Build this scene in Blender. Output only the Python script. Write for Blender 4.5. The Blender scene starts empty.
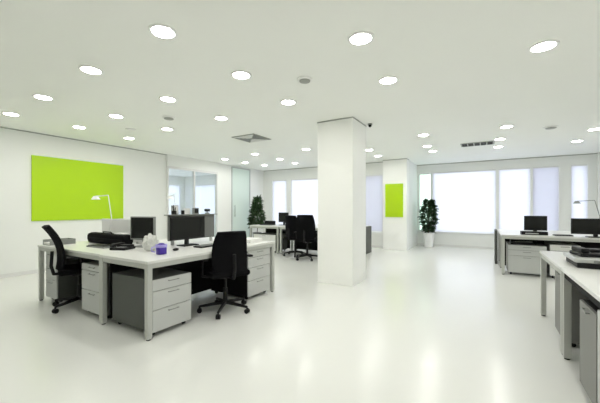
import bpy, bmesh, math, random
from mathutils import Vector, Matrix
random.seed(7)
PI = math.pi
C = bpy.context.scene.collection
sc = bpy.context.scene

# ------------------------------------------------------------------ camera
cam_d = bpy.data.cameras.new('camera'); cam = bpy.data.objects.new('camera', cam_d); C.objects.link(cam)
cam.location = (0, 0, 1.25)
cam.rotation_euler = (PI/2, 0, math.atan2(185, 310))
cam_d.sensor_fit = 'HORIZONTAL'; cam_d.sensor_width = 36; cam_d.lens = 310*36/600
cam_d.shift_y = 6.5/600; cam_d.clip_start = 0.05
sc.camera = cam
# ------------------------------------------------------------------ world, exposure
w = bpy.data.worlds.new('daylight'); sc.world = w; w.use_nodes = True
bg = w.node_tree.nodes['Background']; bg.inputs[0].default_value = (0.88, 0.90, 1.0, 1); bg.inputs[1].default_value = 2.6
LAMP = 50.0
sc.view_settings.view_transform = 'Standard'; sc.view_settings.look = 'None'
sc.view_settings.gamma = 1; sc.view_settings.use_curve_mapping = False
sc.view_settings.exposure = 0.62
sc.cycles.max_bounces = 14; sc.cycles.diffuse_bounces = 8; sc.cycles.transparent_max_bounces = 12

# ------------------------------------------------------------------ materials
def mat(name, col, rough=0.5, metal=0.0, spec=0.5, noise=0.0, nscale=20, bump=0.0, coat=0.0):
    m = bpy.data.materials.new(name); m.use_nodes = True
    nt = m.node_tree; b = nt.nodes['Principled BSDF']
    b.inputs['Roughness'].default_value = rough; b.inputs['Metallic'].default_value = metal
    b.inputs['Specular IOR Level'].default_value = spec; b.inputs['Coat Weight'].default_value = coat
    if noise or bump:
        tc = nt.nodes.new('ShaderNodeTexCoord'); nz = nt.nodes.new('ShaderNodeTexNoise')
        nz.inputs['Scale'].default_value = nscale; nz.inputs['Detail'].default_value = 4
        nt.links.new(tc.outputs['Object'], nz.inputs['Vector'])
        mx = nt.nodes.new('ShaderNodeMix'); mx.data_type = 'RGBA'
        mx.inputs[6].default_value = (*[c*(1-noise) for c in col], 1); mx.inputs[7].default_value = (*[min(1, c*(1+noise)) for c in col], 1)
        nt.links.new(nz.outputs['Fac'], mx.inputs[0]); nt.links.new(mx.outputs[2], b.inputs['Base Color'])
        if bump:
            bp = nt.nodes.new('ShaderNodeBump'); bp.inputs['Strength'].default_value = bump; bp.inputs['Distance'].default_value = 0.01
            nt.links.new(nz.outputs['Fac'], bp.inputs['Height']); nt.links.new(bp.outputs[0], b.inputs['Normal'])
    else:
        b.inputs['Base Color'].default_value = (*col, 1)
    return m
def emit(name, col, s):
    m = bpy.data.materials.new(name); m.use_nodes = True; nt = m.node_tree
    nt.nodes.remove(nt.nodes['Principled BSDF']); e = nt.nodes.new('ShaderNodeEmission')
    e.inputs[0].default_value = (*col, 1); e.inputs[1].default_value = s
    nt.links.new(e.outputs[0], nt.nodes['Material Output'].inputs[0]); return m
def glass(name, tint, refl=0.08):
    m = bpy.data.materials.new(name); m.use_nodes = True; nt = m.node_tree
    nt.nodes.remove(nt.nodes['Principled BSDF'])
    t = nt.nodes.new('ShaderNodeBsdfTransparent'); t.inputs[0].default_value = (*tint, 1)
    g = nt.nodes.new('ShaderNodeBsdfGlossy'); g.inputs['Roughness'].default_value = 0.02
    x = nt.nodes.new('ShaderNodeMixShader'); x.inputs[0].default_value = refl
    nt.links.new(t.outputs[0], x.inputs[1]); nt.links.new(g.outputs[0], x.inputs[2])
    nt.links.new(x.outputs[0], nt.nodes['Material Output'].inputs[0]); return m
def frosted(name, col, trans):
    m = bpy.data.materials.new(name); m.use_nodes = True; nt = m.node_tree
    nt.nodes.remove(nt.nodes['Principled BSDF'])
    t = nt.nodes.new('ShaderNodeBsdfTranslucent'); t.inputs[0].default_value = (*col, 1)
    g = nt.nodes.new('ShaderNodeBsdfDiffuse'); g.inputs[0].default_value = (*col, 1)
    x = nt.nodes.new('ShaderNodeMixShader'); x.inputs[0].default_value = 1-trans
    nt.links.new(t.outputs[0], x.inputs[1]); nt.links.new(g.outputs[0], x.inputs[2])
    nt.links.new(x.outputs[0], nt.nodes['Material Output'].inputs[0]); return m

M = dict(
 wall=mat('white wall paint', (.87,.88,.86), .6, noise=.01, nscale=3),
 ceil=mat('ceiling paint', (.93,.94,.91), .7, noise=.01, nscale=2),
 column=mat('column paint', (.95,.955,.935), .5),
 floor=mat('glossy white floor', (.805,.81,.785), .22, spec=.5, noise=.01, nscale=1.2),
 gap=mat('shadow gap grey', (.42,.43,.41), .6),  # grey holds the shade of the gap where walls meet the ceiling
 blind=frosted('white blind fabric', (.90,.90,.95), .55),
 blind_dim=frosted('dense blind fabric', (.80,.80,.86), .45),
 frame=mat('aluminium', (.62,.63,.63), .35, metal=.6),
 wframe=mat('white frame', (.78,.78,.77), .4),
 clear=glass('clear glass', (.94,.97,.96)),
 green_glass=frosted('green satin glass', (.86,.93,.89), .5),
 pale_green=glass('pale green pane', (.66,.78,.68), .1),
 lime=mat('lime green panel', (.46,.72,.012), .25, spec=.4),
 lime2=mat('lime green sign', (.47,.72,.01), .2, spec=.5),
 top=mat('white laminate', (.72,.72,.70), .3, noise=.01, nscale=5),
 edge=mat('light grey steel', (.52,.53,.50), .4, metal=.2),
 ped=mat('light grey drawer front', (.56,.57,.56), .45, noise=.02, nscale=8),
 peddark=mat('dark grey cabinet side', (.085,.09,.082), .55, noise=.05, nscale=8),
 pedmid=mat('mid grey cabinet side', (.22,.22,.205), .5),
 pedwhite=mat('white drawer front', (.78,.78,.76), .4),
 dark=mat('dark panel', (.008,.008,.008), .7, spec=.15),
 black=mat('black plastic', (.008,.008,.009), .45, spec=.25),
 fabric=mat('black mesh fabric', (.005,.005,.006), .9, spec=.12, noise=.3, nscale=120, bump=.3),
 screen=mat('dark screen', (.010,.011,.010), .25, spec=.3),
 grey=mat('grey plastic', (.24,.25,.24), .4),
 silver=mat('silver plastic', (.5,.51,.5), .3, metal=.3),
 divider=mat('grey divider fabric', (.17,.175,.17), .8, noise=.15, nscale=90),
 white=mat('white plastic', (.85,.85,.84), .3),
 paper=mat('paper', (.85,.85,.83), .7),
 leaf=mat('dark green leaf', (.025,.06,.022), .45, noise=.4, nscale=6),
 leaf2=mat('mid green leaf', (.05,.10,.04), .5, noise=.4, nscale=6),
 bark=mat('brown bark', (.12,.08,.05), .8, noise=.3, nscale=30),
 soil=mat('soil', (.04,.03,.02), .9),
 lilac=mat('lilac plastic', (.50,.44,.88), .3),
 purple=mat('dark purple', (.06,.025,.33), .4),
 chrome=mat('chrome', (.7,.7,.7), .15, metal=1),
 vent=mat('vent grey', (.36,.37,.34), .5),
 slot=mat('vent slot', (.03,.03,.03), .8),
 crinkle=mat('crumpled white paper', (.62,.63,.60), .5, noise=.25, nscale=25),
 lampemit=emit('downlight diffuser', (1, .985, .93), LAMP),
)

# ------------------------------------------------------------------ mesh helpers
class MB:
    def __init__(s): s.b = bmesh.new()
    def box(s, x0, x1, y0, y1, z0, z1, bev=0):
        t = bmesh.new(); bmesh.ops.create_cube(t, size=1)
        bmesh.ops.scale(t, vec=(x1-x0, y1-y0, z1-z0), verts=t.verts)
        bmesh.ops.translate(t, vec=((x0+x1)/2, (y0+y1)/2, (z0+z1)/2), verts=t.verts)
        if bev: bmesh.ops.bevel(t, geom=t.edges[:], offset=bev, segments=2, affect='EDGES', profile=.5)
        s.add(t); return s
    def add(s, t, mx=None):
        if mx is not None: bmesh.ops.transform(t, matrix=mx, verts=t.verts)
        me = bpy.data.meshes.new('t'); t.to_mesh(me); s.b.from_mesh(me); bpy.data.meshes.remove(me); t.free(); return s
    def cyl(s, p0, p1, r, r2=None, n=14):
        p0, p1 = Vector(p0), Vector(p1); d = p1-p0; L = d.length
        t = bmesh.new(); bmesh.ops.create_cone(t, cap_ends=True, segments=n, radius1=r, radius2=r if r2 is None else r2, depth=L)
        mx = Matrix.Translation((p0+p1)/2) @ d.to_track_quat('Z', 'Y').to_matrix().to_4x4()
        return s.add(t, mx)
    def path(s, pts, r, n=10):
        for a, b in zip(pts[:-1], pts[1:]): s.cyl(a, b, r, n=n)
        for p in pts[1:-1]:
            t = bmesh.new(); bmesh.ops.create_uvsphere(t, u_segments=n, v_segments=6, radius=r); s.add(t, Matrix.Translation(p))
        return s
    def sph(s, c, r, sx=1, sy=1, sz=1, n=16):
        t = bmesh.new(); bmesh.ops.create_uvsphere(t, u_segments=n, v_segments=n//2+2, radius=r)
        return s.add(t, Matrix.Translation(c) @ Matrix.Diagonal((sx, sy, sz, 1)))
    def lathe(s, prof, c=(0,0,0), n=24):
        t = bmesh.new(); rings = []
        for r, z in prof:
            rings.append([t.verts.new((c[0]+r*math.cos(2*PI*i/n), c[1]+r*math.sin(2*PI*i/n), c[2]+z)) for i in range(n)])
        for a, b in zip(rings[:-1], rings[1:]):
            for i in range(n): t.faces.new((a[i], a[(i+1)%n], b[(i+1)%n], b[i]))
        for rg, (r, z) in ((rings[0], prof[0]), (rings[-1], prof[-1])):
            if r > 1e-4:
                try: t.faces.new(rg)
                except ValueError: pass
        return s.add(t)
    def poly(s, pts, z0, z1):
        t = bmesh.new(); a = [t.verts.new((x, y, z0)) for x, y in pts]; f = t.faces.new(a)
        e = bmesh.ops.extrude_face_region(t, geom=[f])
        bmesh.ops.translate(t, vec=(0, 0, z1-z0), verts=[v for v in e['geom'] if isinstance(v, bmesh.types.BMVert)])
        return s.add(t)
    def sheet(s, fn, nu, nv, th):
        t = bmesh.new(); g = [[t.verts.new(fn(i/nu, j/nv)) for j in range(nv+1)] for i in range(nu+1)]
        fs = [t.faces.new((g[i][j], g[i+1][j], g[i+1][j+1], g[i][j+1])) for i in range(nu) for j in range(nv)]
        bmesh.ops.recalc_face_normals(t, faces=fs)
        bmesh.ops.solidify(t, geom=fs, thickness=th)
        return s.add(t)
    def build(s, name, m, parent=None, smooth=False):
        bmesh.ops.recalc_face_normals(s.b, faces=s.b.faces[:])
        me = bpy.data.meshes.new(name); s.b.to_mesh(me); s.b.free()
        me.materials.append(M[m] if isinstance(m, str) else m)
        if smooth:
            for p in me.polygons: p.use_smooth = True
            try: me.set_sharp_from_angle(angle=math.radians(40))
            except Exception: pass
        o = bpy.data.objects.new(name, me); C.objects.link(o)
        if parent: o.parent = parent
        return o
def tag(o, label=None, cat=None, group=None, kind=None):
    if label: o['label'] = label
    if cat: o['category'] = cat
    if group: o['group'] = group
    if kind: o['kind'] = kind
    return o
def thing(name, label, cat, loc=(0,0,0), rz=0, group=None):
    o = bpy.data.objects.new(name, None); C.objects.link(o); o.empty_display_size = .1
    o.location = loc; o.rotation_euler = (0, 0, rz); return tag(o, label, cat, group)
def copy_tree(o, parent=None):
    kids = [c for c in o.children]
    c = o.copy(); C.objects.link(c); c.parent = parent
    for k in kids: copy_tree(k, c)
    return c
def dup(o, loc, rz, label, group=None):
    c = copy_tree(o); c.location = loc; c.rotation_euler = (0, 0, rz); c['label'] = label
    if group: c['group'] = group
    return c
def struct(name, mb, m, label=None, parent=None):
    o = mb.build(name, m, parent)
    if parent is None: o['kind'] = 'structure'
    return o

# ------------------------------------------------------------------ room shell
H = 2.7; XL, XR, YW, YB, YN = -7.4, 2.55, 11.05, 9.65, -2.5
XO = -12.0
struct('floor', MB().box(XO-.2, XR+.2, YN-.2, YW+.2, -.15, 0), 'floor')
struct('ceiling', MB().box(XO-.2, XR+.2, YN-.2, YW+.2, H, H+.15), 'ceil')
struct('wall_right', MB().box(XR, XR+.15, YN, YW+.2, 0, H), 'wall')
struct('wall_near', MB().box(XL, XR, YN-.15, YN, 0, H), 'wall')
struct('wall_left', MB().box(XL-.15, XL, YN-.15, 5.35, 0, H), 'wall')
wins = [(-1.95, -1.52), (-1.48, .28), (.36, 1.12), (1.18, 1.76), (2.02, 2.36)]
Z0, Z1 = .47, 2.42
mb = MB(); mb.box(-2.0, XR, YW, YW+.2, 0, Z0); mb.box(-2.0, XR, YW, YW+.2, Z1, H)
xs = [-2.0] + [v for a in wins for v in a] + [XR]
for i in range(0, len(xs), 2): mb.box(xs[i], xs[i+1], YW, YW+.2, Z0, Z1)
struct('wall_window_side', mb, 'wall')
bw = [(-11.5, -9.95), (-9.4, -8.3), (-7.0, -6.35), (-6.15, -4.9), (-3.35, -2.75)]
mb = MB(); mb.box(XO, -1.98, YB, YB+.2, 0, .5); mb.box(XO, -1.98, YB, YB+.2, 2.3, H)
xs = [XO] + [v for a in bw for v in a] + [-1.98]
for i in range(0, len(xs), 2): mb.box(xs[i], xs[i+1], YB, YB+.2, .5, 2.3)
struct('wall_back', mb, 'wall')
struct('wall_return', MB().box(-1.98-.2, -1.98, YB+.2, YW+.2, 0, H), 'wall')
struct('wall_office', MB().box(XO-.2, XO, 5.2, YB+.2, 0, .5).box(XO-.2, XO, 5.2, YB+.2, 2.3, H).box(XO-.2, XO, 5.2, 6.6, .5, 2.3).box(XO-.2, XO, 9.4, YB+.2, .5, 2.3).box(XO, XL, 5.2, 5.35, 0, H), 'wall')
def window(n, x0, x1, y, z0, z1, pane='clear', blind=None, lab=''):
    r = thing('window_%d' % n, None, None, ((x0+x1)/2, y, z0)); r['kind'] = 'structure'
    hw = (x1-x0)/2; h = z1-z0; e = .04
    MB().box(-hw, hw, .08, .14, 0, e).box(-hw, hw, .08, .14, h-e, h).box(-hw, -hw+e, .08, .14, e, h-e).box(hw-e, hw, .08, .14, e, h-e).build('window_frame', 'wframe', r)
    MB().box(-hw+e, hw-e, .105, .113, e, h-e).build('pane', pane, r)
    if blind:
        n_ = max(1, round((x1-x0)/.6)); bm = MB()
        for k in range(n_):
            a = -hw+(2*hw)*k/n_; b = -hw+(2*hw)*(k+1)/n_
            off = .01 if k % 2 else 0.0
            bm.box(a+.003, b+.006 if k < n_-1 else b-.003, .035+off, .038+off, .02, h-.03)
        bm.build('blind', blind, r)
        MB().box(-hw, hw, .025, .055, h-.035, h).build('blind_rail', 'wframe', r)
    return r
bl = [None, 'blind', 'blind', 'blind_dim', 'blind']
for i, (a, b) in enumerate(wins): window(i+1, a, b, YW, Z0, Z1, 'pale_green' if i == 0 else 'clear', bl[i])
for i, (a, b) in enumerate(bw): window(i+6, a, b, YB, .5, 2.3, 'clear', 'blind' if i != 4 else 'blind_dim')
ow = window(12, -1.4, 1.4, 0, .5, 2.3, 'clear', 'blind'); ow.location = (XO, 8.0, .5); ow.rotation_euler = (0, 0, PI/2)  # side window added to whiten the office behind the glass
# glazed office front along the left wall
g = thing('window_11', None, None, (XL, 5.35, 0)); g['kind'] = 'structure'
L1 = 7.2-5.35
fr = MB().box(-.04, .04, 0, L1, 2.33, 2.39).box(-.04, .04, 0, L1, 0, .06).box(-.04, .04, 0, .05, .06, 2.33).box(-.04, .04, .9, .94, .06, 2.33).box(-.04, .04, L1-.05, L1, .06, 2.33)
fr.build('window_frame', 'wframe', g)
MB().box(-.006, .006, .05, .9, .06, 2.33).build('pane', 'clear', g)
MB().box(-.006, .006, .94, L1-.05, .06, 2.33).build('pane', 'clear', g)
MB().box(-.06, .06, 0, L1, 2.39, H).build('bulkhead', 'wall', g)
struct('wall_glazing_pier', MB().box(XL-.1, XL, 7.2, 7.85, 0, H), 'wall')
d = thing('door_1', None, None, (XL, 7.85, 0)); d['kind'] = 'structure'
MB().box(-.012, .012, .02, .93, .02, 2.62).build('glass_leaf', 'green_glass', d)
MB().box(-.03, .03, 0, .02, 0, 2.65).box(-.03, .03, .93, .96, 0, 2.65).box(-.03, .03, 0, .96, 2.62, 2.66).build('door_frame', 'frame', d)
MB().cyl((.05, .12, .95), (.05, .12, 1.35), .012).cyl((.0, .12, 1.0), (.05, .12, 1.0), .008).cyl((.0, .12, 1.3), (.05, .12, 1.3), .008).build('handle', 'chrome', d)
struct('wall_glazing_end', MB().box(XL-.1, XL, 8.81, YB, 0, H).box(XL-.1, XL, 7.85, 8.81, 2.66, H), 'wall')
# columns
def column(n, x0, x1, y0, y1):
    o = struct('wall_pillar_%s' % n, MB().box(x0, x1, y0, y1, 0, H-.015, .004), 'column')
    struct('trim_%s' % n, MB().box(x0-.006, x1+.006, y0-.006, y1+.006, H-.02, H-.002), 'gap')  # raised grey strip painted as the shadow gap above the column
column('1', -2.43, -1.80, 4.65, 5.28)
column('2', -2.66, -1.96, 9.36, 9.64)
struct('trim_3', MB().box(XL, XL+.012, YN, 5.35, H-.022, H-.004), 'gap')  # wall strips likewise put the ceiling joint's shade into their grey
struct('trim_4', MB().box(-1.98, XR, YW-.012, YW, H-.022, H-.004), 'gap')
struct('trim_5', MB().box(XL, -2.66, YB-.012, YB, H-.022, H-.004), 'gap')
struct('baseboard_window_side', MB().box(-1.98, XR, YW-.012, YW, 0, .07), 'wframe')
struct('baseboard_left', MB().box(XL, XL+.012, YN, 5.35, 0, .07), 'wframe')
struct('baseboard_back', MB().box(XL, -2.66, YB-.012, YB, 0, .07), 'wframe')
struct('trim_6', MB().box(-1.96, XR, YW-.06, YW, Z0-.03, Z0), 'wframe')

# ------------------------------------------------------------------ ceiling fittings
def downlight():
    r = thing('ceiling_downlight', 'x', 'ceiling light')
    MB().lathe([(.086, -.001), (.112, -.001), (.112, -.006), (.104, -.012), (.089, -.010), (.086, -.004)]).build('trim_ring', 'white', r, True)
    MB().lathe([(.0001, -.002), (.0865, -.002), (.0865, -.006), (.0001, -.008)]).build('diffuser', 'lampemit', r, True)
    return r
rows = [('first row, nearest the camera', [(-6.27, 1.82), (-4.96, 1.76), (-3.55, 1.67), (-2.27, 1.61)]),
        ('second row from the camera', [(-6.24, 2.74), (-4.99, 2.71), (-3.62, 2.64), (-2.28, 2.57), (-.91, 2.54)]),
        ('third row from the camera', [(-6.33, 3.70), (-5.01, 3.64), (-3.65, 3.64), (-2.31, 3.56), (-.94, 3.53), (.45, 3.5)]),
        ('fourth row', [(-6.61, 6.74), (-5.28, 6.50), (-3.78, 6.62), (-1.05, 6.54), (.33, 6.62)]),
        ('fifth row from the camera', [(-6.57, 7.6), (-5.21, 7.57), (-2.48, 7.52), (-1.16, 7.75), (.27, 7.75), (1.73, 7.66)]),
        ('sixth and farthest row', [(-6.4, 8.38), (-5.26, 8.5), (-2.55, 8.5), (-1.14, 8.51), (.27, 8.7), (1.71, 8.83)])]
ordn = ['first', 'second', 'third', 'fourth', 'fifth', 'sixth']
proto = None
for rn, xsl in rows:
    for k, (x, y) in enumerate(xsl):
        lab = 'round white recessed ceiling downlight, %s from the left in the %s' % (ordn[k], rn)
        if proto is None: proto = downlight(); o = proto; o['label'] = lab; o.location = (x, y, H); o['group'] = 'recessed ceiling downlights'
        else: o = dup(proto, (x, y, H), 0, lab, 'recessed ceiling downlights')
for x, y in [(.45, .2), (.45, 1.7), (-.95, -1.0), (1.75, 3.6), (1.75, .6), (1.75, 1.7)]:  # unseen lamps added for extra light around the camera
    dup(proto, (x, y, H), 0, 'round white recessed ceiling downlight added out of the picture for its light', 'added fill downlights out of the picture')
for x, y, q in [(-9.18, 7.6, 'seen through the glass'), (-10.6, 6.3, 'added for light left of the glass'), (-8.3, 6.0, 'added for light beside the left wall end'), (-9.3, 9.0, 'added for light by its back window')]:  # first one shows through the glass, the others are added to brighten the office
    dup(proto, (x, y, H), 0, 'round ceiling downlight inside the glazed office, '+q, 'office ceiling downlights')
def detector(x, y, r, lab, m='grey'):
    t = thing('smoke_detector', lab, 'smoke detector', (x, y, H))
    MB().lathe([(.0001, -.001), (r, -.001), (r, -.012), (r*.8, -.02), (.0001, -.022)]).build('housing', 'white', t, True)
    MB().lathe([(r*.62, -.0205), (r*.74, -.0205), (r*.7, -.03), (r*.55, -.034), (.0001, -.036)]).build('sensor_cap', m, t, True)
detector(-1.74, 3.02, .085, 'round smoke detector on the ceiling midway between the desks and the big column', 'vent')
detector(-4.34, 3.18, .10, 'flat round grey ceiling sensor just behind a downlight above the left desks', 'vent')
detector(-5.6, 3.3, .09, 'faint round ceiling sensor over the left wall side', 'white')
detector(1.01, 7.05, .11, 'faint round ceiling sensor over the far right desks', 'vent')
def vent4(x, y, lab):
    t = thing('ceiling_vent', lab, 'ceiling vent', (x, y, H))
    MB().box(-.29, .29, -.29, .29, -.014, -.001, .003).build('frame', 'vent', t)
    for k in range(4):
        a = MB()
        for q in range(4): a.box(-.25+.055*q, .25-.055*q, -.265+.058*q, -.235+.058*q, -.02, -.012)
        o = a.build('louvre', 'grey' if k % 2 else 'white', t); o.rotation_euler = (0, 0, k*PI/2)
vent4(-4.15, 5.0, 'square grey air vent in the ceiling left of the big column')
def slotvent(x, y, lab):
    t = thing('linear_vent', lab, 'ceiling vent', (x, y, H))
    MB().box(-.33, .33, -.20, .20, -.012, -.001, .003).build('frame', 'vent', t)
    for k in range(5): MB().box(-.30+.124*k, -.20+.124*k, -.17, .17, -.016, -.011).build('slot', 'slot', t)
slotvent(-.15, 8.05, 'long slotted grey air vent in the ceiling before the bright window wall')
t = thing('security_camera', 'small black ceiling camera at the right corner of the big column', 'camera', (-1.70, 5.2, H))
MB().lathe([(.0001, -.001), (.04, -.001), (.04, -.02), (.0001, -.02)]).build('mount', 'grey', t, True)
MB().sph((0, 0, -.032), .028).build('dome', 'black', t, True)

# ------------------------------------------------------------------ panels
t = thing('wall_panel', 'large rectangular lime green panel on the left wall', 'wall panel', (XL, 2.44, 1.0))
MB().box(.001, .03, 0, 1.73, 0, 1.255, .002).build('panel', 'lime', t)
t = thing('wall_sign', 'small upright lime green panel on the far square pillar', 'wall panel', (-2.64+.02, 9.36, 1.0))
MB().box(.04, .56, -.03, -.002, -.02, .97, .003).build('panel', 'lime2', t)

# ------------------------------------------------------------------ furniture builders
def desk(label, x0, x1, y0, y1, face, modesty=True, under='edge'):
    """face: '-y', '+x' ... the side the user sits on"""
    t = thing('office_desk', label, 'desk', (x0, y0, 0), 0, 'white office desks')
    W, D = x1-x0, y1-y0
    MB().box(0, W, 0, D, .722, .75, .004).build('worktop', 'top', t)
    b = MB()
    e = .05
    b.box(e, W-e, .012, .04, .675, .722).box(e, W-e, D-.04, D-.012, .675, .722).box(.012, .04, e, D-e, .675, .722).box(W-.04, W-.012, e, D-e, .675, .722)
    b.build('underframe', under, t)
    for (px, py) in ((.008, .008), (W-.058, .008), (.008, D-.058), (W-.058, D-.058)):
        MB().box(px, px+.05, py, py+.05, .012, .722, .003).build('leg', 'edge', t)
        MB().cyl((px+.025, py+.025, 0), (px+.025, py+.025, .013), .02).build('foot', 'black', t)
    if modesty:
        if face == '-y': MB().box(.07, W-.07, D-.10, D-.08, .06, .70).build('modesty_panel', 'dark', t)
        if face == '+y': MB().box(.07, W-.07, .08, .10, .06, .70).build('modesty_panel', 'dark', t)
        if face == '+x': MB().box(.08, .10, .07, D-.07, .06, .70).build('modesty_panel', 'dark', t)
        if face == '-x': MB().box(W-.10, W-.08, .07, D-.07, .06, .70).build('modesty_panel', 'dark', t)
    return t
def pedestal(label, loc, rz, w=.46, dp=.62, h=.56, body='peddark', front='ped', splits=(.0, .62, .80, 1.0)):
    """front faces local -y, origin at the middle of the front foot line"""
    t = thing('drawer_pedestal', label, 'drawer cabinet', loc, rz, 'drawer pedestals under the desks')
    zb = .045
    MB().box(-w/2, w/2, .02, dp, zb, h, .003).build('body', body, t)
    for a, b_ in zip(splits[:-1], splits[1:]):
        z0 = zb+(h-zb)*a+.003; z1 = zb+(h-zb)*b_-.003
        dr = MB().box(-w/2+.003, w/2-.003, .0, .0195, z0, z1, .003).build('drawer', front, t)
        zz = z1-.03
        MB().cyl((-.06, -.018, zz), (.06, -.018, zz), .0045, n=8).cyl((-.055, -.018, zz), (-.055, .002, zz), .004, n=8).cyl((.055, -.018, zz), (.055, .002, zz), .004, n=8).build('handle', 'grey', dr)
    for x in (-w/2+.05, w/2-.05):
        for y in (.07, dp-.06):
            MB().cyl((x-.012, y, .0225), (x+.012, y, .0225), .0225).box(x-.015, x+.015, y-.012, y+.012, .03, .046).build('caster', 'black', t)
    return t
def office_chair(label, loc, rz, lean=.10, backh=.52, bw=.44):
    """faces local +y"""
    t = thing('office_chair', label, 'chair', loc, rz, 'black office swivel chairs')
    s = MB(); s.box(-.24, .24, -.22, .24, .44, .51, .03); o = s.build('seat', 'fabric', t, True)
    def f(u, v):
        z = .50+backh*v; x = (u-.5)*bw*(1-.16*(2*abs(v-.45))**2.2)
        y = -.215+.035*math.sin(v*PI*.9)-lean*v**2.2+.05*(2*abs(u-.5))**2
        return (x, y, z)
    MB().sheet(f, 14, 16, .03).build('backrest', 'fabric', t, True)
    MB().path([(0, -.06, .43), (0, -.26, .44), (0, -.285, .54), (0, -.275, .72)], .018).build('back_support', 'black', t, True)
    for sx in (-1, 1):
        MB().path([(sx*.20, .02, .43), (sx*.275, .02, .45), (sx*.28, .0, .645)], .014).box(sx*.28-.03, sx*.28+.03, -.14, .12, .645, .672, .01).build('armrest', 'black', t, True)
    MB().cyl((0, 0, .10), (0, 0, .28), .028).cyl((0, 0, .28), (0, 0, .42), .018).box(-.09, .09, -.08, .09, .405, .44, .005).build('gas_column', 'black', t, True)
    for k in range(5):
        a = k*2*PI/5+.3; c, s_ = math.cos(a), math.sin(a)
        ar = MB().cyl((c*.02, s_*.02, .105), (c*.30, s_*.30, .075), .024, .015).build('base_arm', 'black', t, True)
        MB().cyl((c*.30-s_*.022, s_*.30+c*.022, .028), (c*.30+s_*.022, s_*.30-c*.022, .028), .028).cyl((c*.30, s_*.30, .03), (c*.30, s_*.30, .08), .010).build('caster', 'black', ar, True)
    return t
def monitor(label, loc, rz, w=.52, h=.32, lift=.10, body='black', z=.75, group='computer monitors on the desks'):
    """screen faces local -y"""
    t = thing('computer_monitor', label, 'monitor', (loc[0], loc[1], z), rz, group)
    MB().box(-.12, .12, -.08, .08, 0, .012, .004).build('base', body, t)
    MB().box(-.03, .03, .015, .04, .012, lift+h*.5, .004).build('stand', body, t)
    MB().box(-w/2, w/2, -.02, .014, lift, lift+h, .006).box(-w*.32, w*.32, .01, .035, lift+h*.2, lift+h*.8, .01).build('housing', body, t)
    MB().box(-w/2+.015, w/2-.015, -.0215, -.019, lift+.018, lift+h-.015).build('screen', 'screen', t)
    return t
def keyboard(label, loc, rz, m='black', w=.44, z=.75):
    t = thing('keyboard', label, 'keyboard', (loc[0], loc[1], z), rz)
    MB().box(-w/2, w/2, -.075, .075, 0, .018, .004).build('case', m, t)
    k = MB()
    for r in range(5):
        for c_ in range(15):
            x = -w/2+.015+(w-.03)*c_/15; k.box(x, x+(w-.03)/15*.85, -.062+.025*r, -.042+.025*r, .018, .025)
    k.build('keys', 'black' if m != 'black' else 'grey', t)
def mouse(label, loc, rz=0, m='black'):
    o = MB().sph((0, 0, .012), .03, 1, 1.7, .55).build('computer_mouse', m, None, True)
    o.location = (loc[0], loc[1], .753); o.rotation_euler = (0, 0, rz); tag(o, label, 'computer mouse')
def desk_phone(label, loc, rz, z=.75, m='black'):
    t = thing('desk_phone', label, 'telephone', (loc[0], loc[1], z), rz)
    b = MB(); b.box(-.10, .10, -.10, .10, 0, .03, .008).box(-.09, .09, .0, .09, .03, .055, .008); b.build('phone_base', m, t)
    MB().box(-.095, -.045, -.09, .09, .055, .075, .008).box(-.098, -.042, -.10, -.05, .035, .07, .008).box(-.098, -.042, .05, .10, .05, .075, .008).build('handset', 'black', t)
    k = MB()
    for i in range(3):
        for j in range(4): k.box(-.02+.03*i, -.0+.03*i, -.085+.02*j, -.072+.02*j, .03, .036)
    k.build('buttons', 'grey', t)
def lamp(label, base, rz, zhead, reach, m='white', z=.75):
    """arm reaches along local +x"""
    t = thing('desk_lamp', label, 'desk lamp', (base[0], base[1], z), rz, 'articulated desk lamps')
    hh = zhead-z
    MB().lathe([(.0001, 0), (.052, 0), (.052, .012), (.02, .02), (.0001, .02)]).build('base', m, t, True)
    MB().path([(0, 0, .015), (-.05, 0, hh*.55), (.02, 0, hh+.04), (reach*.75, 0, hh+.03)], .006, 8).build('arm', m, t, True)
    MB().lathe([(.018, .05), (.03, .05), (.062, .0), (.058, -.002), (.025, .045), (.018, .045)], (reach, 0, hh-.02)).cyl((reach*.75, 0, hh+.03), (reach, 0, hh+.03), .007).build('lamp_shade', m, t, True)

# ------------------------------------------------------------------ front-left desk island
desk('white desk nearest the camera, with the purple cup on it', -3.56, -2.70, 1.75, 3.80, '+x')
desk('white desk by the lime wall panel, its swivel chair tucked in from the left', -5.20, -3.575, 1.78, 2.58, '-y')
desk('white desk behind the grey divider, on the far side of the front-left island', -4.40, -3.575, 2.595, 3.80, '-x', False)
pedestal('drawer pedestal with dark grey side at the near corner of the front-left desk', (-2.735, 2.055, 0), PI/2, .46, .70, .555, 'peddark', 'ped', (0, .42, .78, 1))
pedestal('light grey pedestal behind the black chair at the far end of the near desk', (-2.735, 3.47, 0), PI/2, .50, .70, .67, 'dark', 'ped', (0, .34, .62, .84, 1))
pedestal('light grey pedestal between the left chair and the dark cabinet side', (-3.87, 1.835, 0), 0, .50, .62, .60, 'pedmid', 'ped', (0, .45, .86, 1))
pedestal('narrow grey pedestal left of the left swivel chair', (-4.97, 1.85, 0), 0, .32, .60, .66, 'peddark', 'ped', (0, .4, .7, 1))
office_chair('black swivel chair in side view at the left desk under the lime panel', (-4.45, 1.96, 0), -.36, lean=.15, backh=.54, bw=.40)
office_chair('black swivel chair seen from behind at the near desk with the wide monitor', (-2.72, 2.78, 0), math.radians(66), lean=.05, backh=.47, bw=.44)
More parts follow.
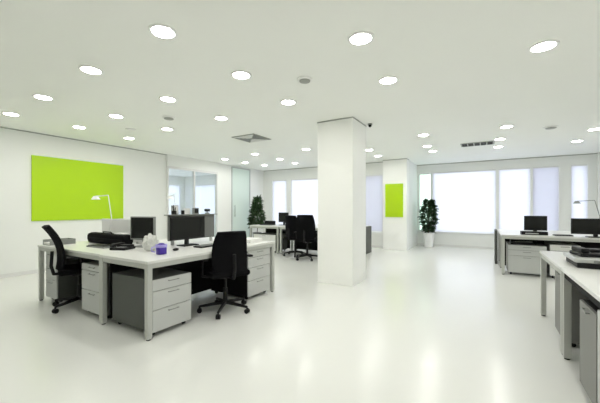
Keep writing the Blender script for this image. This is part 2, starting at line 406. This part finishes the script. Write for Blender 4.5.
# grey divider with a shelf on top
t = thing('desk_divider', 'dark grey fabric divider behind the wide black monitor on the near desk', 'desk divider', (-3.62, 2.60, .75))
MB().box(.0, .035, .03, .83, .06, .40, .004).build('screen_panel', 'divider', t)
MB().box(-.03, .07, 0, .86, .40, .412, .002).build('top_shelf', 'grey', t)
for y in (.08, .76): MB().box(.0, .035, y, y+.03, 0, .065).build('bracket', 'silver', t)
t = thing('desk_divider', 'low white divider board on the left desk before the lime panel', 'desk divider', (-5.1, 2.552, .75))
MB().box(0, 1.05, 0, .022, .01, .335, .003).build('board', 'white', t)
for x in (.1, .92): MB().box(x, x+.04, -.01, .032, 0, .03).build('bracket', 'silver', t)
monitor('wide black monitor facing the chair on the near desk', (-3.42, 2.80), PI/2, .55, .30, .085)
monitor('squarish black monitor beside the white divider on the left desk', (-3.79, 2.40), math.radians(14), .38, .30, .09, 'grey')
keyboard('black keyboard below the wide monitor on the near desk', (-3.10, 2.90), PI/2)
mouse('black computer mouse beside the purple cup', (-3.12, 2.38), .5)
t = thing('cup', 'lilac cup with dark purple contents on the near desk corner', 'cup', (-3.02, 2.12, .75))
MB().lathe([(.0001, 0), (.05, 0), (.062, .105), (.057, .105), (.045, .01), (.0001, .01)]).build('cup_body', 'lilac', t, True)
MB().box(.0, .068, -.066, .02, .005, .075, .006).sph((0, 0, .09), .046, 1, 1, .7).build('purple_contents', 'purple', t, True)
MB().path([(-.03, -.055, .085), (-.04, -.085, .075), (-.04, -.085, .035), (-.03, -.052, .025)], .006, 8).build('handle', 'lilac', t, True)
# crumpled white bag
def crumple(name, label, loc, sx, sy, sz, m, seed=1):
    rnd = random.Random(seed); t = bmesh.new(); bmesh.ops.create_icosphere(t, subdivisions=3, radius=1)
    for v in t.verts:
        k = 1+rnd.uniform(-.16, .16); v.co = Vector((v.co.x*sx*k, v.co.y*sy*k, max(0, (v.co.z*.5+.42)*sz*k)))
    o = MB().add(t).build(name, m); o.location = loc; return o
tag(crumple('plastic_bag', 'crumpled whitish bag on the desk behind the purple cup', (-3.36, 2.22, .75), .085, .08, .20, 'crinkle', 3), None, None)
bpy.data.objects['plastic_bag']['label'] = 'crumpled whitish bag on the desk behind the purple cup'; bpy.data.objects['plastic_bag']['category'] = 'bag'
# items on the divider shelf
SZ = .75+.412
def holder(name, label, cat, y, r, h, m, inner=None, x=-3.60):
    t = thing(name, label, cat, (x, y, SZ))
    MB().lathe([(.0001, 0), (r, 0), (r*1.05, h), (r*.9, h), (r*.85, .01), (.0001, .01)]).build('holder_body', m, t, True)
    if inner:
        p = MB()
        for k in range(5): a = k*1.3; p.cyl((r*.3*math.cos(a), r*.3*math.sin(a), .01), (r*.7*math.cos(a), r*.7*math.sin(a), h+.04+.01*k), .004, n=6)
        p.build('pens', inner, t)
holder('pen_holder', 'black pen holder at the left end of the divider shelf', 'pen holder', 2.72, .03, .05, 'black', 'black')
holder('pen_holder', 'smaller black pot next to the black pen holder on the divider shelf', 'pen holder', 2.86, .022, .055, 'black')
t = thing('desk_clock', 'small dark square clock in the middle of the divider shelf', 'clock', (-3.60, 3.08, SZ), PI/2)
MB().box(-.045, .045, -.02, .02, 0, .09, .004).build('case', 'grey', t); MB().box(-.032, .032, -.022, -.019, .015, .078).build('dial', 'dark', t)
t = thing('webcam', 'small dark camera on the right end of the divider shelf', 'camera', (-3.60, 3.30, SZ), PI/2)
MB().box(-.03, .03, -.02, .02, 0, .02, .004).cyl((0, 0, .02), (0, 0, .04), .008).build('clip', 'grey', t); MB().box(-.045, .045, -.02, .02, .035, .075, .01).cyl((0, -.03, .055), (0, -.018, .055), .014).build('camera_head', 'black', t)
t = thing('photo_frame', 'white picture frame behind the pen holder on the divider shelf', 'photo frame', (-3.64, 2.76, SZ), PI/2)
MB().box(-.055, .055, -.006, .006, 0, .125, .002).build('frame', 'silver', t); MB().box(-.045, .045, -.008, -.005, .012, .113).build('picture', 'white', t)
t = thing('box_file', 'white box standing at mid shelf on the grey divider', 'box', (-3.65, 2.97, SZ), PI/2)
MB().box(-.05, .05, -.012, .012, 0, .085, .002).build('case', 'white', t); MB().box(-.03, .03, -.0135, -.011, .02, .045).build('paper_tag', 'paper', t)
# left desk things
t = thing('laptop_bag', 'long flat black bag lying along the back of the left desk', 'bag', (-4.50, 2.36, .75), 0)
MB().box(-.50, .46, -.08, .08, 0, .145, .05).box(-.42, .40, -.09, -.07, .01, .08, .01).build('bag_body', 'fabric', t, True)
MB().path([(-.16, 0, .13), (-.14, -.02, .165), (.06, -.02, .165), (.08, 0, .13)], .008, 8).build('handle', 'black', t, True)
keyboard('grey keyboard in front of the long black bag', (-4.22, 2.10), .05, 'grey', .38)
t = thing('paper_stack', 'small stack of papers on top of the black bag', 'papers', (-4.22, 2.36, .896), .0)
MB().box(-.10, .10, -.04, .04, 0, .014).build('sheets', 'paper', t)
desk_phone('black desk telephone before the squarish monitor', (-3.76, 2.12), .4)
t = thing('document_tray', 'grey document tray at the left end of the left desk', 'tray', (-5.06, 1.98, .75))
tb = MB().box(-.11, .11, -.15, .15, 0, .008).box(-.11, -.10, -.15, .15, .008, .07).box(.10, .11, -.15, .15, .008, .07).box(-.10, .10, .14, .15, .008, .07); tb.build('tray_body', 'grey', t)
MB().box(-.095, .095, -.145, .135, .008, .035).build('sheets', 'paper', t)
lamp('white desk lamp with its head against the lime panel', (-4.78, 2.495), math.radians(188), 1.40, .30)
lamp('white desk lamp behind the grey divider', (-4.15, 3.15), math.radians(160), 1.42, .25)
# far end of near desk
t = thing('paper_stack', 'stack of papers at the far end of the near desk', 'papers', (-2.98, 3.55, .75), .1)
MB().box(-.12, .12, -.16, .16, 0, .035).box(-.11, .115, -.15, .155, .036, .05).build('sheets', 'paper', t)

# ------------------------------------------------------------------ back desks by the big column
desk('white desk before the upright plant, left half of the back island', -5.88, -4.86, 6.98, 7.78, '-y')
desk('white desk behind the pair of black chairs, right half of the back island', -4.82, -2.82, 6.98, 7.78, '-y')
desk('white desk on the far side of the back island', -4.82, -2.82, 7.80, 8.60, '+y', False)
pedestal('white pedestal low under the back desk near the upright plant', (-5.38, 7.03, 0), 0, .78, .6, .50, 'peddark', 'pedwhite', (0, .5, 1))
office_chair('black swivel chair nearest the big column at the back island', (-3.72, 6.58, 0), .25, lean=.06, backh=.58, bw=.48)
office_chair('black swivel chair half hidden, left of its twin at the back island', (-4.28, 6.93, 0), -.1, lean=.06, backh=.55, bw=.44)
monitor('small black monitor on the back desk left of the chairs', (-5.03, 7.5), .1, .32, .28, .09)
t = thing('laptop', 'small black laptop lying on the back desk beside the small monitor', 'laptop', (-5.50, 7.35, .75), 0)
MB().box(-.2, .2, -.12, .12, 0, .02, .003).build('keyboard_deck', 'black', t)
MB().box(-.2, .2, .11, .125, .02, .12, .003).build('lid', 'black', t)
# ------------------------------------------------------------------ right row of desks, near
desk('white desk at the far end of the right-hand row, bearing the flat scanner', .55, 1.40, 3.39, 4.58, '-x', True)
desk('white desk nearest the camera at the right edge of the picture', .55, 1.40, 1.15, 3.37, '-x', True, 'dark')
pedestal('darker grey pedestal at the far end of the right-hand row', (.61, 3.82, 0), -PI/2, .42, .6, .66, 'pedmid', 'pedmid', (0, 1))
pedestal('dark grey pedestal under the nearest right-hand desk, next to the gap', (.565, 2.66, 0), -PI/2, .38, .62, .62, 'dark', 'pedmid', (0, 1))  # near-black body carries the shade of the gap beside it
pedestal('light grey pedestal cut by the right edge of the picture', (.565, 2.235, 0), -PI/2, .44, .62, .66, 'pedmid', 'ped', (0, 1))
t = thing('added_tower', 'black computer tower added to darken the gap under the nearest right-hand desk', 'computer', (.64, 2.95, 0))  # tower added to fill the gap with black, standing in for its shade
MB().box(0, .45, 0, .20, .02, .50, .006).build('case', 'black', t)
MB().box(-.006, .0, .02, .18, .40, .44).build('drive_door', 'dark', t)
for x in (.04, .38): MB().box(x, x+.04, .01, .19, 0, .021).build('foot', 'black', t)
t = thing('scanner', 'flat silver and black scanner on the right-hand row of desks', 'scanner', (.66, 3.40, .75), 0)
MB().box(.0, .60, 0, .42, 0, .045, .006).build('base', 'black', t)
MB().box(-.02, .61, -.01, .43, .045, .085, .012).build('lid', 'silver', t)
MB().box(.10, .34, -.014, -.009, .052, .072).build('control_strip', 'grey', t)
t = thing('desk_phone', 'black desk telephone on top of the flat scanner', 'telephone', (.84, 3.62, .835), .15)
MB().box(-.16, .30, -.12, .12, 0, .03, .008).box(-.10, .28, .0, .11, .03, .055, .008).build('phone_base', 'black', t)
MB().box(-.15, -.09, -.10, .11, .03, .07, .01).build('handset', 'black', t)
MB().box(.0, .10, -.10, -.03, .03, .036).build('display', 'silver', t)
t = thing('paper_stack', 'sheets of paper lying on the flat scanner beside the telephone', 'papers', (1.10, 3.43, .835), .05)
MB().box(-.16, .10, -.01, .07, 0, .012).build('sheets', 'paper', t)
lamp('desk lamp reaching in at the right edge of the picture', (1.95, 4.55), math.radians(175), 1.38, .30, 'grey')
desk('white desk against the right wall, facing the right-hand row', 1.42, 2.25, 3.39, 4.9, '+x', False)

# ------------------------------------------------------------------ far right desks
desk('white far desk with the black monitors, before the window blinds', .26, 2.40, 6.95, 7.80, '-y', True)
desk('white far desk nearest the window blinds, behind the other far desk', .26, 2.40, 7.82, 8.80, '+y', False)
pedestal('wide light grey pedestal at the left end of the far right desk', (.66, 7.02, 0), 0, .58, .6, .56, 'pedmid', 'ped', (0, .62, .82, 1))
pedestal('white pedestal beside the wide grey one under the far right desk', (1.20, 7.02, 0), 0, .42, .6, .60, 'pedmid', 'pedwhite', (0, .8, 1))
t = thing('desk_end_panel', 'dark upright panel peeking out right of the big column at the back desks', 'desk panel', (-2.81, 7.9, 0))
MB().box(0, .05, 0, .68, 0, .74, .004).build('panel', 'peddark', t)
t = thing('desk_end_panel', 'narrow dark upright panel at the left end of the far desks', 'desk panel', (.19, 8.2, 0))
MB().box(0, .05, 0, .5, 0, .75, .004).build('panel', 'peddark', t)
monitor('black monitor at the left end of the far right desk', (.83, 7.42), .1, .36, .28, .07)
monitor('wide black monitor at the right edge on the far right desk', (1.62, 7.10), .05, .66, .27, .05)
t = thing('laptop_dock', 'flat black docking box in front of the left far monitor', 'dock', (.74, 7.21, .75), .05)
MB().box(-.16, .24, -.09, .05, 0, .065, .006).build('case', 'black', t); MB().box(-.1, .1, -.092, -.089, .02, .035).build('slot_strip', 'silver', t)
keyboard('black keyboard between the two monitors on the far right desk', (1.20, 7.2), .1, 'black', .26)
t = thing('cable_tray', 'dark tray of cables under the top of the far right desk', 'tray', (.62, 7.25, .56))
MB().box(-.2, .2, -.12, .14, 0, .03, .004).box(-.2, -.19, -.12, .14, .03, .08).box(.19, .2, -.12, .14, .03, .08).build('tray_body', 'black', t)
MB().path([(-.12, 0, .04), (-.03, -.05, .05), (.06, .03, .045), (.14, -.04, .05)], .01, 8).build('cable', 'silver', t, True)
lamp('desk lamp with dark grey head before the right-most blind', (1.85, 8.1), math.radians(165), 1.36, .28, 'grey')

# ------------------------------------------------------------------ plants
def plant(name, label, loc, zb, zt, halfw, n, m, pot, potr, poth, shape, seed, ll=.11):
    rnd = random.Random(seed)
    t = thing(name, label, 'potted plant', loc)
    MB().lathe([(.0001, 0), (potr*.75, 0), (potr, poth), (potr*.9, poth), (potr*.86, poth-.03), (.0001, poth-.03)]).build('pot', pot, t, True)
    MB().lathe([(.0001, poth-.03), (potr*.85, poth-.03), (potr*.85, poth-.025), (.0001, poth-.022)]).build('soil', 'soil', t)
    st = MB(); lf = bmesh.new()
    st.path([(0, 0, poth-.03), (.02, .01, zb+.1), (-.01, 0, zb+(zt-zb)*.6), (.0, 0, zt-.05)], .012, 8)
    for i in range(n):
        v = rnd.random(); z = zb+(zt-zb)*v
        a = rnd.uniform(0, 2*PI); R = halfw*shape(v)*rnd.uniform(.25, 1)**.6
        c = Vector((R*math.cos(a), R*math.sin(a), z))
        dirv = Vector((math.cos(a)*rnd.uniform(.3, 1), math.sin(a)*rnd.uniform(.3, 1), rnd.uniform(-.5, .7))).normalized()
        side = dirv.cross(Vector((rnd.uniform(-.4, .4), rnd.uniform(-.4, .4), 1))).normalized(); up = side.cross(dirv)
        L = ll*rnd.uniform(.7, 1.25); W = L*.24
        p = [c, c+dirv*L*.35+side*W, c+dirv*L*.75+side*W*.7, c+dirv*L-up*.02, c+dirv*L*.75-side*W*.7, c+dirv*L*.35-side*W]
        mid1 = c+dirv*L*.35-up*.012; mid2 = c+dirv*L*.75-up*.018
        vs = [lf.verts.new(q) for q in p]; m1 = lf.verts.new(mid1); m2 = lf.verts.new(mid2)
        for f in ((vs[0], vs[1], m1), (vs[1], vs[2], m2, m1), (vs[2], vs[3], m2), (vs[3], vs[4], m2), (vs[4], vs[5], m1, m2), (vs[5], vs[0], m1)): lf.faces.new(f)
        if i % 9 == 0: st.cyl((0, 0, max(poth, z-.12)), c, .005, .003, n=6)
    st.build('stem', 'bark', t)
    MB().add(lf).build('foliage', m, t)
def sh1(v): return .35+.65*math.sin(PI*min(1, v*1.05))**.6 if v < .85 else .45
def sh2(v): return 1.05-.9*v
plant('potted_plant', 'dark leafy plant standing at the window beside the far pillar', (-1.55, 10.62, 0), .50, 1.50, .20, 800, 'leaf', 'white', .17, .46, sh1, 11, .13)
plant('potted_plant', 'slim upright cone-shaped plant behind the back desks, left of the window', (-6.85, 8.55, 0), .62, 1.60, .25, 700, 'leaf2', 'grey', .16, .40, sh2, 5, .15)
